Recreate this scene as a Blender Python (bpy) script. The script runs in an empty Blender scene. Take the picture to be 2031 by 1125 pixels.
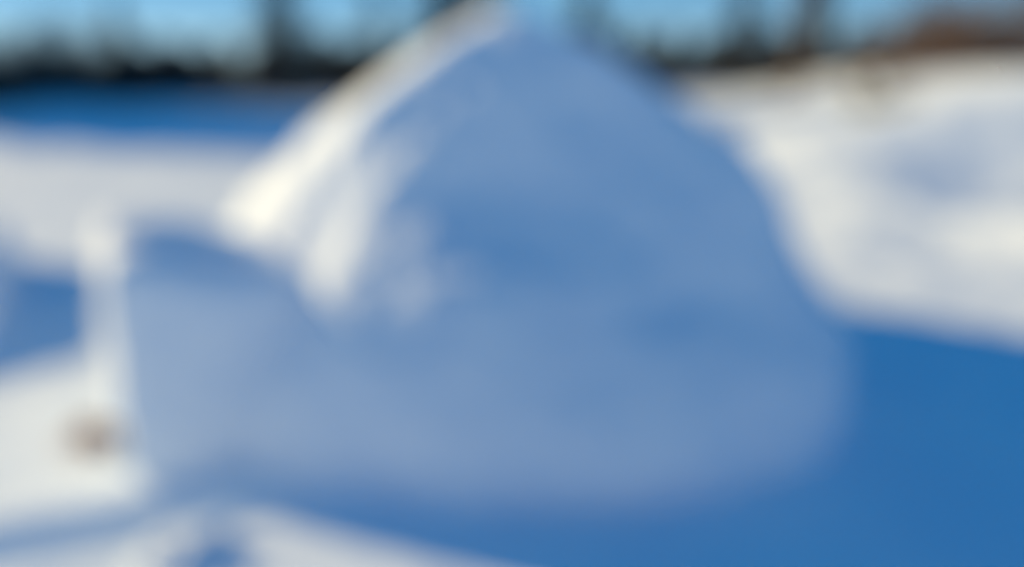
import bpy, bmesh, math, random
from mathutils import Vector, Matrix, noise

C = bpy.context.scene
COL = C.collection
R = math.radians

# ------------------------------------------------------------------ camera
PITCH = 15.78
cd = bpy.data.cameras.new("camera")
cam = bpy.data.objects.new("camera", cd)
COL.objects.link(cam)
cam.location = (0, 0, 1.55)
cam.rotation_euler = (R(90 - PITCH), 0, 0)
cd.sensor_width = 36.0
cd.lens = 36.0 * 1460 / 2031
cd.clip_start = 0.02
cd.clip_end = 5000
# the photograph is focused far too close: everything in it is out of focus
cd.dof.use_dof = True
cd.dof.focus_distance = 0.28
cd.dof.aperture_fstop = 1.18
C.camera = cam

# ------------------------------------------------------------------ light
SUN_EL = 20.0
SUN_AZ = 70.5          # degrees to the left of the view direction (+Y)
sx, sy, sz = (-math.sin(R(SUN_AZ)) * math.cos(R(SUN_EL)), math.cos(R(SUN_AZ)) * math.cos(R(SUN_EL)), math.sin(R(SUN_EL)))
W = bpy.data.worlds.new("World")
C.world = W
W.use_nodes = True
nt = W.node_tree
nt.nodes.clear()
sky = nt.nodes.new("ShaderNodeTexSky")
sky.sky_type = 'NISHITA'
sky.sun_disc = False
sky.sun_elevation = R(SUN_EL)
sky.sun_rotation = R(-SUN_AZ)
sky.air_density = 1.0
sky.dust_density = 0.0
sky.altitude = 3000.0
sky.ozone_density = 4.0
hs = nt.nodes.new("ShaderNodeHueSaturation")
hs.inputs["Saturation"].default_value = 1.8
hs.inputs["Value"].default_value = 1.62
gm = nt.nodes.new("ShaderNodeGamma")          # evens out horizon and zenith a little
gm.inputs["Gamma"].default_value = 0.5
bg = nt.nodes.new("ShaderNodeBackground")
bg.inputs["Strength"].default_value = 0.122
wo = nt.nodes.new("ShaderNodeOutputWorld")
nt.links.new(sky.outputs[0], gm.inputs["Color"])
nt.links.new(gm.outputs[0], hs.inputs["Color"])
nt.links.new(hs.outputs[0], bg.inputs["Color"])
nt.links.new(bg.outputs[0], wo.inputs["Surface"])

sl = bpy.data.lights.new("sun", 'SUN')
sl.energy = 4.6
sl.angle = R(0.5)
sl.color = (1.0, 0.75, 0.36)
so = bpy.data.objects.new("sun", sl)
COL.objects.link(so)
so.rotation_euler = Vector((sx, sy, sz)).to_track_quat('Z', 'Y').to_euler()
so.location = (-20, 8, 12)

C.view_settings.view_transform = 'Standard'
C.view_settings.look = 'None'
C.view_settings.gamma = 1.0
C.view_settings.exposure = 0.5
C.cycles.max_bounces = 8

# ------------------------------------------------------------------ helpers
def obj(name, me, mat, parent=None):
    o = bpy.data.objects.new(name, me)
    COL.objects.link(o)
    if mat is not None and not me.materials:
        me.materials.append(mat)
    if parent is not None:
        o.parent = parent
    return o

def empty(name, loc, rz=0.0, s=1.0):
    o = bpy.data.objects.new(name, None)
    COL.objects.link(o)
    o.location = loc
    o.rotation_euler = (0, 0, rz)
    o.scale = (s, s, s)
    o.empty_display_size = 0.2
    return o

def tag(o, label, cat, group=None):
    o["label"] = label
    o["category"] = cat
    if group:
        o["group"] = group
    return o

def mesh(name, vs, fs, smooth=True):
    me = bpy.data.meshes.new(name)
    me.from_pydata([tuple(v) for v in vs], [], fs)
    me.update()
    if smooth:
        me.polygons.foreach_set("use_smooth", [True] * len(me.polygons))
    return me

def dup(root, loc, rz=0.0, s=1.0, stretch=1.0):
    r = root.copy()
    COL.objects.link(r)
    r.location = loc
    r.rotation_euler = (0, 0, rz)
    r.scale = (s, s, s * stretch)
    for ch in list(root.children):
        c = ch.copy()
        COL.objects.link(c)
        c.parent = r
        for g in ch.children:
            d = g.copy()
            COL.objects.link(d)
            d.parent = c
    return r

def fbm(x, y, z=0.0, sc=1.0, octv=4):
    return noise.fractal(Vector((x * sc, y * sc, z * sc)), 1.0, 2.1, octv, noise_basis='PERLIN_ORIGINAL')

def sstep(a, b, x):
    t = min(1.0, max(0.0, (x - a) / (b - a)))
    return t * t * (3 - 2 * t)

# ------------------------------------------------------------------ materials
def mat_base(name, rough=0.9):
    m = bpy.data.materials.new(name)
    m.use_nodes = True
    n = m.node_tree
    b = n.nodes["Principled BSDF"]
    b.inputs["Roughness"].default_value = rough
    return m, n, b

def snow_mat(name, c0, c1, scale, bump):
    m, n, b = mat_base(name, 0.75)
    tc = n.nodes.new("ShaderNodeTexCoord")
    a = n.nodes.new("ShaderNodeTexNoise")
    a.inputs["Scale"].default_value = scale
    a.inputs["Detail"].default_value = 6
    r = n.nodes.new("ShaderNodeValToRGB")
    r.color_ramp.elements[0].position = 0.35
    r.color_ramp.elements[0].color = (*c0, 1)
    r.color_ramp.elements[1].position = 0.65
    r.color_ramp.elements[1].color = (*c1, 1)
    n.links.new(tc.outputs["Object"], a.inputs["Vector"])
    n.links.new(a.outputs["Fac"], r.inputs["Fac"])
    n.links.new(r.outputs["Color"], b.inputs["Base Color"])
    g = n.nodes.new("ShaderNodeTexNoise")
    g.inputs["Scale"].default_value = 55
    g.inputs["Detail"].default_value = 8
    n.links.new(tc.outputs["Object"], g.inputs["Vector"])
    bp = n.nodes.new("ShaderNodeBump")
    bp.inputs["Strength"].default_value = bump
    bp.inputs["Distance"].default_value = 0.02
    n.links.new(g.outputs["Fac"], bp.inputs["Height"])
    n.links.new(bp.outputs["Normal"], b.inputs["Normal"])
    b.inputs["Specular IOR Level"].default_value = 0.25
    return m

def plain_mat(name, c0, c1, scale, rough=0.9):
    m, n, b = mat_base(name, rough)
    tc = n.nodes.new("ShaderNodeTexCoord")
    a = n.nodes.new("ShaderNodeTexNoise")
    a.inputs["Scale"].default_value = scale
    a.inputs["Detail"].default_value = 5
    r = n.nodes.new("ShaderNodeValToRGB")
    r.color_ramp.elements[0].position = 0.35
    r.color_ramp.elements[0].color = (*c0, 1)
    r.color_ramp.elements[1].position = 0.65
    r.color_ramp.elements[1].color = (*c1, 1)
    n.links.new(tc.outputs["Object"], a.inputs["Vector"])
    n.links.new(a.outputs["Fac"], r.inputs["Fac"])
    n.links.new(r.outputs["Color"], b.inputs["Base Color"])
    b.inputs["Specular IOR Level"].default_value = 0.2
    return m

M_snow = snow_mat("field_snow", (0.72, 0.82, 0.95), (0.78, 0.87, 0.97), 1.5, 0.25)
M_pile = snow_mat("packed_snow", (0.71, 0.81, 0.95), (0.78, 0.86, 0.97), 3.0, 0.45)
M_needle = plain_mat("spruce_needles", (0.075, 0.088, 0.094), (0.145, 0.155, 0.155), 1.2)
M_bark = plain_mat("dark_bark", (0.028, 0.024, 0.023), (0.06, 0.05, 0.046), 6)
M_birch = plain_mat("grey_twigs", (0.16, 0.15, 0.14), (0.26, 0.25, 0.23), 3)
M_brown = plain_mat("red_brown_twigs", (0.115, 0.075, 0.056), (0.19, 0.125, 0.095), 3)
M_weed = plain_mat("dry_weed_stems", (0.20, 0.19, 0.14), (0.30, 0.28, 0.20), 5)
M_leaf = plain_mat("dead_brown_leaf", (0.33, 0.14, 0.085), (0.48, 0.25, 0.16), 25, 0.7)

# ------------------------------------------------------------------ ground
def ground_h(x, y):
    h = 0.028 * fbm(x, y, 3.1, 0.9, 4) * min(1.0, 0.35 + abs(y) / 12)
    h += 0.012 * fbm(x, y, 7.7, 3.5, 3)
    h += 0.16 * fbm(x, y, 1.3, 0.05, 2) * sstep(12, 45, math.hypot(x, y))
    # berm along the far side of the field, on the left
    b = sstep(15.5, 19.5, y + 0.6 * fbm(x, 0, 2.2, 0.35, 2)) * (1 - sstep(22, 30, y))
    h += 0.55 * b * (1 - sstep(1.0, 6.0, x))
    # ploughed bank on the right
    edge = 7.0 + 0.3 * fbm(x, y, 5.5, 0.35, 3)
    up = sstep(edge + 0.8, edge + 4.4, y - 0.08 * (x - 4)) * sstep(0.5, 4.5, x)
    top = 0.42 + 0.22 * max(0.0, min(5.5, x - 3)) + 0.03 * max(0.0, min(12.0, x - 8.5))
    h += top * up * (1 - 0.6 * sstep(17, 32, y))
    # lumps of thrown snow along the bank's foot
    near = sstep(5.0, 5.8, y) * (1 - sstep(8.6, 10.0, y)) * sstep(2.2, 3.4, x) * (1 - sstep(12, 16, x))
    h += near * (0.07 * abs(fbm(x, y, 9.1, 0.6, 3)) + 0.02)
    for mx, my, mr, mh in ((4.05, 7.9, 0.75, 0.15), (5.1, 6.7, 0.65, 0.20)):
        h += mh * math.exp(-((x - mx) ** 2 + 0.7 * (y - my) ** 2) / (mr * mr))
    # unseen snow bank added behind the photographer to bounce sun onto the pile's front
    h += 1.45 * sstep(0.2, 3.4, -y) * (1 - sstep(9, 16, -y)) * (1 - sstep(7, 14, abs(x)))
    # shovelled furrow across the near left corner
    d = (y - 2.28) - 0.36 * (x + 1.5)
    if x < 0.6:
        fur = math.exp(-(d / 0.10) ** 2) * (1 - sstep(-1.05, -0.6, x)) * sstep(-4.5, -3.2, x)
        h -= 0.17 * fur
    return h

def build_ground():
    def axis(lo, hi, step, far, grow):
        a = []
        v = lo
        while v <= hi + 1e-6:
            a.append(v)
            v += step
        s = step
        v = hi
        while v < far:
            s *= grow
            v += s
            a.append(v)
        s = step
        v = lo
        while v > -far:
            s *= grow
            v -= s
            a.insert(0, v)
        return a
    xs = axis(-4.5, 5.5, 0.045, 1500, 1.045)
    ys = axis(1.2, 9.0, 0.045, 1500, 1.045)
    vs = [(x, y, ground_h(x, y)) for y in ys for x in xs]
    nx = len(xs)
    fs = [(j * nx + i, j * nx + i + 1, (j + 1) * nx + i + 1, (j + 1) * nx + i) for j in range(len(ys) - 1) for i in range(nx - 1)]
    o = obj("snow_ground", mesh("snow_ground", vs, fs), M_snow)
    o["kind"] = "structure"
    return o
build_ground()

# ------------------------------------------------------------------ snow pile
def catmull(p0, p1, p2, p3, t):
    return 0.5 * ((2 * p1) + (p2 - p0) * t + (2 * p0 - 5 * p1 + 4 * p2 - p3) * t * t + (3 * p1 - p0 - 3 * p2 + p3) * t * t * t)

PILE = [
    # left back, left flank, crease, notch, front left, front, front right, right, right back, back
    [(-1.1, 5.5, -.12), (-2.0, 4.4, -.12), (-1.45, 3.1, -.12), (-.95, 2.68, -.12), (-.55, 2.50, -.12), (.08, 2.42, -.12), (.8, 2.52, -.12), (1.50, 3.0, -.12), (1.8, 4.4, -.12), (.4, 6.0, -.12)],
    [(-1.0, 5.4, .32), (-1.75, 4.3, .36), (-1.32, 3.02, .42), (-.90, 2.62, .36), (-.56, 2.45, .32), (.08, 2.36, .30), (.72, 2.42, .30), (1.46, 3.0, .30), (1.66, 4.3, .32), (.35, 5.85, .32)],
    [(-.85, 5.2, .78), (-1.48, 4.1, .78), (-1.22, 3.21, .84), (-.88, 2.80, .70), (-.66, 2.62, .72), (.05, 2.63, .76), (.58, 2.72, .71), (1.29, 3.12, .66), (1.38, 4.1, .72), (.3, 5.65, .78)],
    [(-.6, 4.95, 1.24), (-1.02, 3.90, 1.22), (-.98, 3.24, 1.15), (-.69, 2.99, 1.05), (-.49, 2.91, 1.06), (.06, 2.97, 1.08), (.42, 2.99, 1.06), (1.10, 3.28, 1.13), (1.02, 4.1, 1.14), (.2, 5.35, 1.24)],
    [(-.35, 4.5, 1.64), (-.53, 3.80, 1.62), (-.52, 3.27, 1.52), (-.36, 3.20, 1.46), (-.2, 3.17, 1.47), (.06, 3.18, 1.48), (.22, 3.22, 1.48), (.57, 3.36, 1.56), (.47, 3.8, 1.53), (.08, 4.6, 1.64)],
    [(-.10, 3.9, 1.86), (-.14, 3.7, 1.87), (-.07, 3.44, 1.82), (-.02, 3.40, 1.81), (0.01, 3.39, 1.81), (0.04, 3.39, 1.81), (.08, 3.40, 1.81), (.12, 3.45, 1.80), (.09, 3.6, 1.82), (0., 3.9, 1.86)],
]

def loft(rows, nu, nv, disp):
    nr, nc = len(rows), len(rows[0])
    P = [[Vector(p) for p in r] for r in rows]
    vs, fs = [], []
    for j in range(nv + 1):
        fv = j / nv * (nr - 1)
        k = min(int(fv), nr - 2)
        tv = fv - k
        cols = []
        for c in range(nc):
            g = lambda q: P[min(max(q, 0), nr - 1)][c]
            cols.append(catmull(g(k - 1), g(k), g(k + 1), g(k + 2), tv))
        for i in range(nu):
            fu = i / nu * nc
            c = int(fu) % nc
            tu = fu - int(fu)
            vs.append(catmull(cols[c - 1], cols[c], cols[(c + 1) % nc], cols[(c + 2) % nc], tu))
    for j in range(nv):
        for i in range(nu):
            a, b = j * nu + i, j * nu + (i + 1) % nu
            fs.append((a, b, b + nu, a + nu))
    fs.append(tuple(range(nv * nu, (nv + 1) * nu)))
    me = mesh("m", vs, fs)
    ns = [v.normal.copy() for v in me.vertices]
    for v, n in zip(me.vertices, ns):
        v.co += n * disp(v.co)
    me.update()
    return me

def pile_disp(p):
    return 0.04 * fbm(p.x, p.y, p.z, 1.6, 3) + 0.012 * fbm(p.x + 5, p.y, p.z, 6.0, 3) + 0.004 * fbm(p.x, p.y + 9, p.z, 24, 2)

me = loft(PILE, 420, 190, pile_disp)
pile = obj("snow_pile", me, M_pile)
tag(pile, "tall peaked pile of shovelled snow, front in blue shade, left ridge sunlit", "snow pile")

def rounded_block(hx, hy, hz, n=46, power=5.0, seed=0.0, amp=0.03, slx=0.0, sly=0.0):
    # a super-ellipsoid with rough cut faces, origin at its base centre
    vs, fs = [], []
    m = n * 2
    for j in range(n + 1):
        ph = -math.pi / 2 + math.pi * j / n
        for i in range(m):
            th = 2 * math.pi * i / m
            d = Vector((math.cos(ph) * math.cos(th), math.cos(ph) * math.sin(th), math.sin(ph)))
            k = (abs(d.x) ** power + abs(d.y) ** power + abs(d.z) ** power) ** (-1 / power)
            q = d * k
            w = amp * fbm(q.x + seed, q.y, q.z, 1.6, 4)
            q = Vector((q.x * hx, q.y * hy, q.z * hz)) + d * w
            vs.append((q.x, q.y, (q.z + hz) * (1 - slx * q.x / hx + sly * q.y / hy)))
    for j in range(n):
        for i in range(m):
            a, b = j * m + i, j * m + (i + 1) % m
            fs.append((a, b, b + m, a + m))
    me = mesh("snow_block", vs, fs)
    return me

o = obj("snow_block", rounded_block(0.52, 0.34, 0.465, seed=3.3, power=9.0, slx=0.15, sly=0.0), M_pile)
o.location = (-1.18, 3.07, -0.05)
o.rotation_euler = (R(7), 0, R(28.5))
tag(o, "upright squared snow block leaning against the left foot of the peaked snow pile", "snow block")

o = obj("snow_block", rounded_block(0.50, 1.35, 0.22, seed=8.1, power=7.0, amp=0.04), M_pile)  # block added along the view's left edge for the shadow it throws
o.location = (-4.22, 5.03, -0.07)
o.rotation_euler = (0, 0, R(28.5))
tag(o, "long low snow block added at the left edge to shade the snow beside it", "snow block")

# loose chunks
def chunk(x, y, s, rz, label, seed, flat=0.7):
    o = obj("snow_chunk", rounded_block(s, s * 0.75, s * flat * 0.5, n=22, power=3.0, seed=seed, amp=s * 0.35), M_pile)
    o.location = (x, y, ground_h(x, y) - s * flat * 0.25)
    o.rotation_euler = (0, 0, rz)
    tag(o, label, "snow chunk", "loose chunks of snow near the pile")
chunk(-1.09, 2.13, 0.13, 0.4, "small loose snow chunk in front of the pile, nearest the bottom edge", 11.0)
chunk(-1.34, 2.36, 0.07, 1.2, "small snow chunk just in front of the upright snow block", 14.0)

# ------------------------------------------------------------------ clump of dead leaves on the snow
def leaf_mesh(L, Wd, curl, seed):
    rnd = random.Random(seed)
    vs, fs = [], []
    nl, nw = 8, 4
    for i in range(nl + 1):
        t = i / nl
        w = Wd * math.sin(math.pi * min(1, t * 0.96 + 0.03)) ** 0.8
        for j in range(nw + 1):
            s = j / nw * 2 - 1
            z = curl * (s * s) * Wd * 1.2 + curl * 0.5 * L * (t - 0.5) ** 2 + 0.004 * rnd.uniform(-1, 1)
            vs.append((L * (t - 0.5), w * s, z))
    m = nw + 1
    for i in range(nl):
        for j in range(nw):
            a = i * m + j
            fs.append((a, a + 1, a + m + 1, a + m))
    return mesh("leaf", vs, fs)
rnd = random.Random(5)
clx, cly = -1.80, 2.90
cl = empty("leaf_clump", (clx, cly, ground_h(clx, cly)))
tag(cl, "clump of dead brown leaves lying on sunlit snow left of the snow block", "leaf clump")
for k in range(19):
    lf = obj("leaf", leaf_mesh(rnd.uniform(.07, .12), rnd.uniform(.018, .03), rnd.uniform(.3, 1.0), k), M_leaf, cl)
    a = rnd.uniform(0, 6.28)
    q = rnd.random() ** 0.6
    lf.location = (0.15 * q * math.cos(a), 0.085 * q * math.sin(a), 0.015 + 0.05 * (1 - q) + 0.01 * rnd.random())
    lf.rotation_euler = (rnd.uniform(-.7, .9), rnd.uniform(-.6, .6), rnd.uniform(0, 6.28))

# ------------------------------------------------------------------ trees
def tube(vs, fs, pts, radii, sides=6):
    base = len(vs)
    for i, p in enumerate(pts):
        if i == 0:
            t = (pts[1] - p)
        elif i == len(pts) - 1:
            t = (p - pts[i - 1])
        else:
            t = pts[i + 1] - pts[i - 1]
        t = t.normalized()
        u = t.cross(Vector((0.31, 0.2, 0.93)))
        if u.length < 1e-3:
            u = t.cross(Vector((1, 0, 0)))
        u.normalize()
        w = t.cross(u)
        for k in range(sides):
            a = 2 * math.pi * k / sides
            vs.append(p + (u * math.cos(a) + w * math.sin(a)) * radii[i])
    for i in range(len(pts) - 1):
        for k in range(sides):
            a = base + i * sides + k
            b = base + i * sides + (k + 1) % sides
            fs.append((a, b, b + sides, a + sides))

def conifer(name, H, rad, clear, seed, density=1.0):
    """tapered trunk, whorls of drooping limbs, each limb carrying sprays of needle blades"""
    rnd = random.Random(seed)
    root = empty(name, (0, 0, 0))
    vs, fs = [], []
    pts = [Vector((0.04 * H * 0.1 * rnd.uniform(-1, 1), 0.004 * H * rnd.uniform(-1, 1), H * t / 10.0 - (0.4 if t == 0 else 0))) for t in range(11)]
    tube(vs, fs, pts, [0.017 * H * (1 - 0.93 * t / 10) + 0.01 for t in range(11)], 9)
    obj("trunk", mesh("trunk", vs, fs), M_bark, root)
    vs, fs = [], []
    z = clear * H
    while z < H * 0.985:
        t = (z - clear * H) / (H * (1 - clear))
        r = rad * (1 - t) ** 0.85 * rnd.uniform(.75, 1.12) + 0.12
        nb = max(4, int((9 - 4 * t) * density))
        a0 = rnd.uniform(0, 6.28)
        for b in range(nb):
            if rnd.random() < 0.1:
                continue
            a = a0 + 6.283 * b / nb + rnd.uniform(-.25, .25)
            L = r * rnd.uniform(.7, 1.1)
            d = Vector((math.cos(a), math.sin(a), 0))
            side = Vector((-d.y, d.x, 0))
            n = max(3, int(L * 5.5))
            prev = Vector((0, 0, z))
            for k in range(1, n + 1):
                s = k / n
                p = Vector((0, 0, z)) + d * (L * s) + Vector((0, 0, -0.42 * L * s * s + 0.16 * L * s ** 4 + 0.1 * L * s))
                p += side * rnd.uniform(-.04, .04) * L
                for sg in (-1, 1):
                    bl = (0.30 + 0.18 * rnd.random()) * (1 - 0.55 * s) * (0.5 + 0.5 * min(1.5, L))
                    q = p + side * sg * bl + d * bl * 0.6 + Vector((0, 0, -bl * rnd.uniform(.2, .75)))
                    wv = (d + Vector((0, 0, -0.5))) * (0.15 + 0.10 * rnd.random())
                    i = len(vs)
                    vs.extend([prev, p, q + wv * 0.4, q - wv * 0.6])
                    fs.append((i, i + 1, i + 2, i + 3))
                prev = p
        z += H * 0.021 * rnd.uniform(.8, 1.25) / density ** 0.5 + 0.03
    obj("crown", mesh("crown", vs, fs, False), M_needle, root)
    return root

def bare_tree(name, H, seed, bark, twig, levels=5, spread=0.55, trunk_r=0.012, nstems=1, stem_spread=0.0, split=(2, 3)):
    rnd = random.Random(seed)
    root = empty(name, (0, 0, 0))
    tv, tf, bv, bf = [], [], [], []
    def grow(p, d, L, r, lev):
        pts, rs = [p], [r]
        q, dd = p, d
        for k in range(3):
            dd = (dd + Vector((rnd.uniform(-.16, .16), rnd.uniform(-.16, .16), rnd.uniform(-.02, .12)))).normalized()
            q = q + dd * (L / 3)
            pts.append(q)
            rs.append(r * (1 - 0.13 * (k + 1)))
        if lev <= 1:
            tube(tv, tf, pts, rs, 7)
        else:
            tube(bv, bf, pts, rs, 4 if lev < 4 else 3)
        if lev >= levels:
            return
        for c in range(rnd.randint(*split) + (1 if lev > 1 else 0)):
            ax = Vector((rnd.uniform(-1, 1), rnd.uniform(-1, 1), rnd.uniform(-.3, .5))).normalized()
            nd = (dd + ax * spread * rnd.uniform(.7, 1.5)).normalized()
            st = pts[rnd.choice((1, 2, 3, 3))]
            grow(st, nd, L * rnd.uniform(.58, .82), rs[-1] * rnd.uniform(.55, .75), lev + 1)
    for s in range(nstems):
        a = rnd.uniform(0, 6.28)
        d = Vector((math.cos(a) * stem_spread * rnd.random() ** .5, math.sin(a) * stem_spread * rnd.random() ** .5, 1)).normalized()
        grow(Vector((math.cos(a) * 0.06 * nstems ** .5 * (nstems > 1), math.sin(a) * 0.06 * nstems ** .5 * (nstems > 1), -0.25)), d, H * 0.34, trunk_r * H, 1)
    obj("trunk" if nstems == 1 else "stem", mesh("trunk", tv, tf), bark, root)
    obj("crown" if nstems == 1 else "twigs", mesh("crown", bv, bf), twig, root)
    return root

G_SPRUCE = "dark spruces along the far edge of the snow field"
def place(o, px_x, y, rz=0.0, s=1.0, stretch=1.0):
    o.location = (px_x, y, ground_h(px_x, y) - 0.05)
    o.rotation_euler = (0, 0, rz)
    o.scale = (s, s, s * stretch)

F = 1460.0
def col_x(px, y):
    # world x of a picture column at depth y near eye height
    return (px - 1015.5) / F * y * 1.0

protoA = conifer("spruce_tree", 9.0, 1.9, 0.03, 1)
protoB = conifer("spruce_tree", 11.0, 2.3, 0.05, 2)
protoC = conifer("spruce_tree", 6.0, 1.5, 0.02, 3, 1.4)
protoD = conifer("spruce_tree", 3.0, 1.35, 0.02, 4, 1.7)
used = {}
def spruce(proto, x, y, rz, s, stretch, label, group=G_SPRUCE):
    if proto.name in used:
        o = dup(proto, (0, 0, 0))
    else:
        o = proto
        used[proto.name] = 1
    place(o, x, y, rz, s, stretch)
    tag(o, label, "spruce", group)
    return o

spruce(protoD, -16.5, 23.0, 0.3, 1.15, 0.7, "low dark spruce at the far left edge of the photo")
spruce(protoC, -22.6, 44.5, 1.9, 1.0, 1.0, "small pointed spruce standing between two gaps of sky on the left")
spruce(protoB, -13.0, 43.5, 2.0, 1.0, 1.1, "broad tall spruce left of the sunlit ridge of the pile")
spruce(protoA, -7.9, 45.5, 0.7, 0.72, 1.3, "slim spruce just above the sunlit ridge of the pile")
spruce(protoC, 1.5, 15.5, 2.6, 0.58, 1.0, "slender near spruce rising just right of the peak of the snow pile")
spruce(protoB, -3.6, 40.0, 1.1, 1.0, 1.1, "tall spruce behind the upper part of the sunlit ridge")
spruce(protoB, -1.6, 41.0, 3.0, 1.0, 1.1, "tall spruce hidden behind the peak of the snow pile")
spruce(protoA, 13.1, 44.0, 4.1, 0.72, 1.6, "slim tall spruce left of the bare dark pine trunk")
for k, (x, y, s, st, lab) in enumerate([
        (-19.0, 47.0, .42, .8, "low bushy spruce right of the small pointed spruce"),
        (-16.6, 45.0, .40, .8, "low bushy spruce left of the broad tall spruce"),
        (-10.4, 47.0, .42, .8, "low bushy spruce between the broad tall and the slim spruce"),
        (-25.5, 48.0, .45, .8, "low bushy spruce in front of the pale bare trees"),
        (-29.0, 46.0, .45, .8, "low bushy spruce left of the pale bare trees"),
        (6.4, 45.0, .50, .7, "low bushy spruce under the sky gap right of the peak"),
        (9.0, 46.5, .50, .7, "low bushy spruce left of the slim tall spruce"),
        (16.0, 46.0, .55, .8, "low bushy spruce between slim tall spruce and pine trunk"),
        (20.5, 46.0, .62, .8, "low bushy spruce right of the bare pine trunk"),
        (24.0, 47.0, .72, .8, "low bushy spruce behind the bank left of the brown bushes")]):
    spruce(protoC, x, y, k * 1.3, s * 1.35, st, lab)

# low dark spruces that close the far edge of the field
rnd = random.Random(41)
x = -44.0
while x < 44.0:
    y = 54.0 + rnd.uniform(-4, 5)
    spruce(protoD, x, y, rnd.uniform(0, 6.28), rnd.uniform(1.0, 1.4), rnd.uniform(.85, 1.2),
           "low dark spruce in the dense far row " + ("left" if x < 0 else "right") + " of the snow pile",
               "dense row of low spruces " + ("left" if x < 0 else "right") + " of the pile")
    x += rnd.uniform(.5, .95)

# the wood that stands left of the view and throws its shade over the far snow
rnd = random.Random(77)
for k in range(34):
    y = 21.5 + k * 1.1 + rnd.uniform(-.4, .4)
    x = -0.75 * y - 4.2 - rnd.uniform(0, 2.5)
    spruce(protoB if k % 2 else protoA, x, y, rnd.uniform(0, 6.28), rnd.uniform(.95, 1.2), rnd.uniform(.95, 1.15),
           "dark spruce of the dense wood left of the snow field",
           "dense spruce wood left of the field")

# tall pine trunk on the right
pine = conifer("pine_tree", 14.0, 2.2, 0.42, 9, 0.8)
place(pine, 8.6, 22.0, 0.4, 1.0, 1.0)
pine.scale = (2.3, 2.3, 1.0)
tag(pine, "tall pine with a bare dark trunk rising above the right bank", "pine tree")

# pale leafless trees on the left
bt = bare_tree("bare_tree", 6.0, 21, M_birch, M_birch, levels=6, spread=0.5, trunk_r=0.026, split=(3, 4))
place(bt, -27.2, 43.0, 0.0)
tag(bt, "pale grey leafless tree against sky, nearest the left edge", "bare tree", "pale leafless trees on the left")
b2 = dup(bt, (0, 0, 0))
place(b2, -25.2, 44.0, 2.1, 0.95)
tag(b2, "pale grey leafless tree against sky, beside the small pointed spruce", "bare tree", "pale leafless trees on the left")
b4 = dup(bt, (0, 0, 0))
place(b4, -29.3, 44.5, 3.3, 0.9)
tag(b4, "pale grey leafless tree cut by the left edge of the photo", "bare tree", "pale leafless trees on the left")
b5 = dup(bt, (0, 0, 0))
place(b5, -26.3, 46.5, 5.1, 1.1)
tag(b5, "tallest pale grey leafless tree, between the other two near the left edge", "bare tree", "pale leafless trees on the left")
b3 = dup(bt, (0, 0, 0))
place(b3, -17.2, 48.0, 4.0, 0.72)
tag(b3, "small pale leafless tree in the sky gap between two spruces", "bare tree", "pale leafless trees on the left")

# leafless trees mixed into the far row
M_grey = plain_mat("dark_grey_twigs", (0.06, 0.055, 0.055), (0.11, 0.10, 0.095), 3)
rb = bare_tree("leafless_tree", 4.6, 57, M_grey, M_grey, levels=5, spread=0.55, trunk_r=0.024, split=(3, 4))
rnd = random.Random(8)
k = 0
for x0, x1, n in ((-34.0, -15.0, 13), (5.5, 33.0, 14)):
    for q in range(n):
        x = x0 + (x1 - x0) * (q + rnd.uniform(.2, .8)) / n
        t = rb if k == 0 else dup(rb, (0, 0, 0))
        place(t, x, rnd.uniform(47, 51), rnd.uniform(0, 6.28), rnd.uniform(.7, 1.2), 1.0)
        tag(t, "small dark leafless tree in the far row " + ("left" if x < 0 else "right") + " of the snow pile", "leafless tree",
            "dark leafless trees in the far row " + ("left" if x < 0 else "right") + " of the pile")
        k += 1

# red-brown bushes along the top of the right bank
sh = bare_tree("brown_bush", 1.9, 31, M_brown, M_brown, levels=5, spread=0.6, trunk_r=0.016, nstems=15, stem_spread=0.8)
spots = [(7.2, 15.2, .62, "lowest brown bush on the bank, at the left end of the row"),
         (8.3, 15.6, .80, "second brown bush from the left on the bank"),
         (9.3, 15.2, .98, "reddest brown bush on the bank, before the tallest one"),
         (10.4, 15.8, 1.2, "tallest brown bush on the bank, at the right edge of the photo"),
         (6.1, 16.8, .45, "small brown bush just behind the left end of the bank bushes"),
         (9.9, 16.9, 1.15, "brown bush rising behind the reddest bush on the bank"),
         (11.4, 16.6, 1.25, "tall brown bush cut off by the right edge of the photo"),
         (8.8, 17.0, .95, "brown bush half hidden behind the second bush on the bank")]
for k, (x, y, s, lab) in enumerate(spots):
    b = sh if k == 0 else dup(sh, (0, 0, 0))
    place(b, x, y, k * 1.9, s * 1.3)
    tag(b, lab, "bush", "brown bushes on the right bank")

# tuft of dry weeds on the bank
rnd = random.Random(12)
wd = empty("dry_weed", (0, 0, 0))
vs, fs = [], []
for k in range(240):
    a = rnd.uniform(0, 6.28)
    r0 = rnd.random() ** .5 * 0.36
    L = rnd.uniform(.18, .5)
    p0 = Vector((r0 * math.cos(a), r0 * math.sin(a), -0.08))
    ln = Vector((math.cos(a) * rnd.uniform(.1, .6), math.sin(a) * rnd.uniform(.1, .6), 1)).normalized()
    tube(vs, fs, [p0, p0 + ln * L * .5, p0 + ln * L + Vector((ln.x, ln.y, -.3)) * L * .25], [.009, .007, .004], 4)
obj("stems", mesh("stems", vs, fs), M_weed, wd)
place(wd, 5.85, 12.0)
tag(wd, "tuft of dry grey green weeds poking through the right snow bank", "weed")
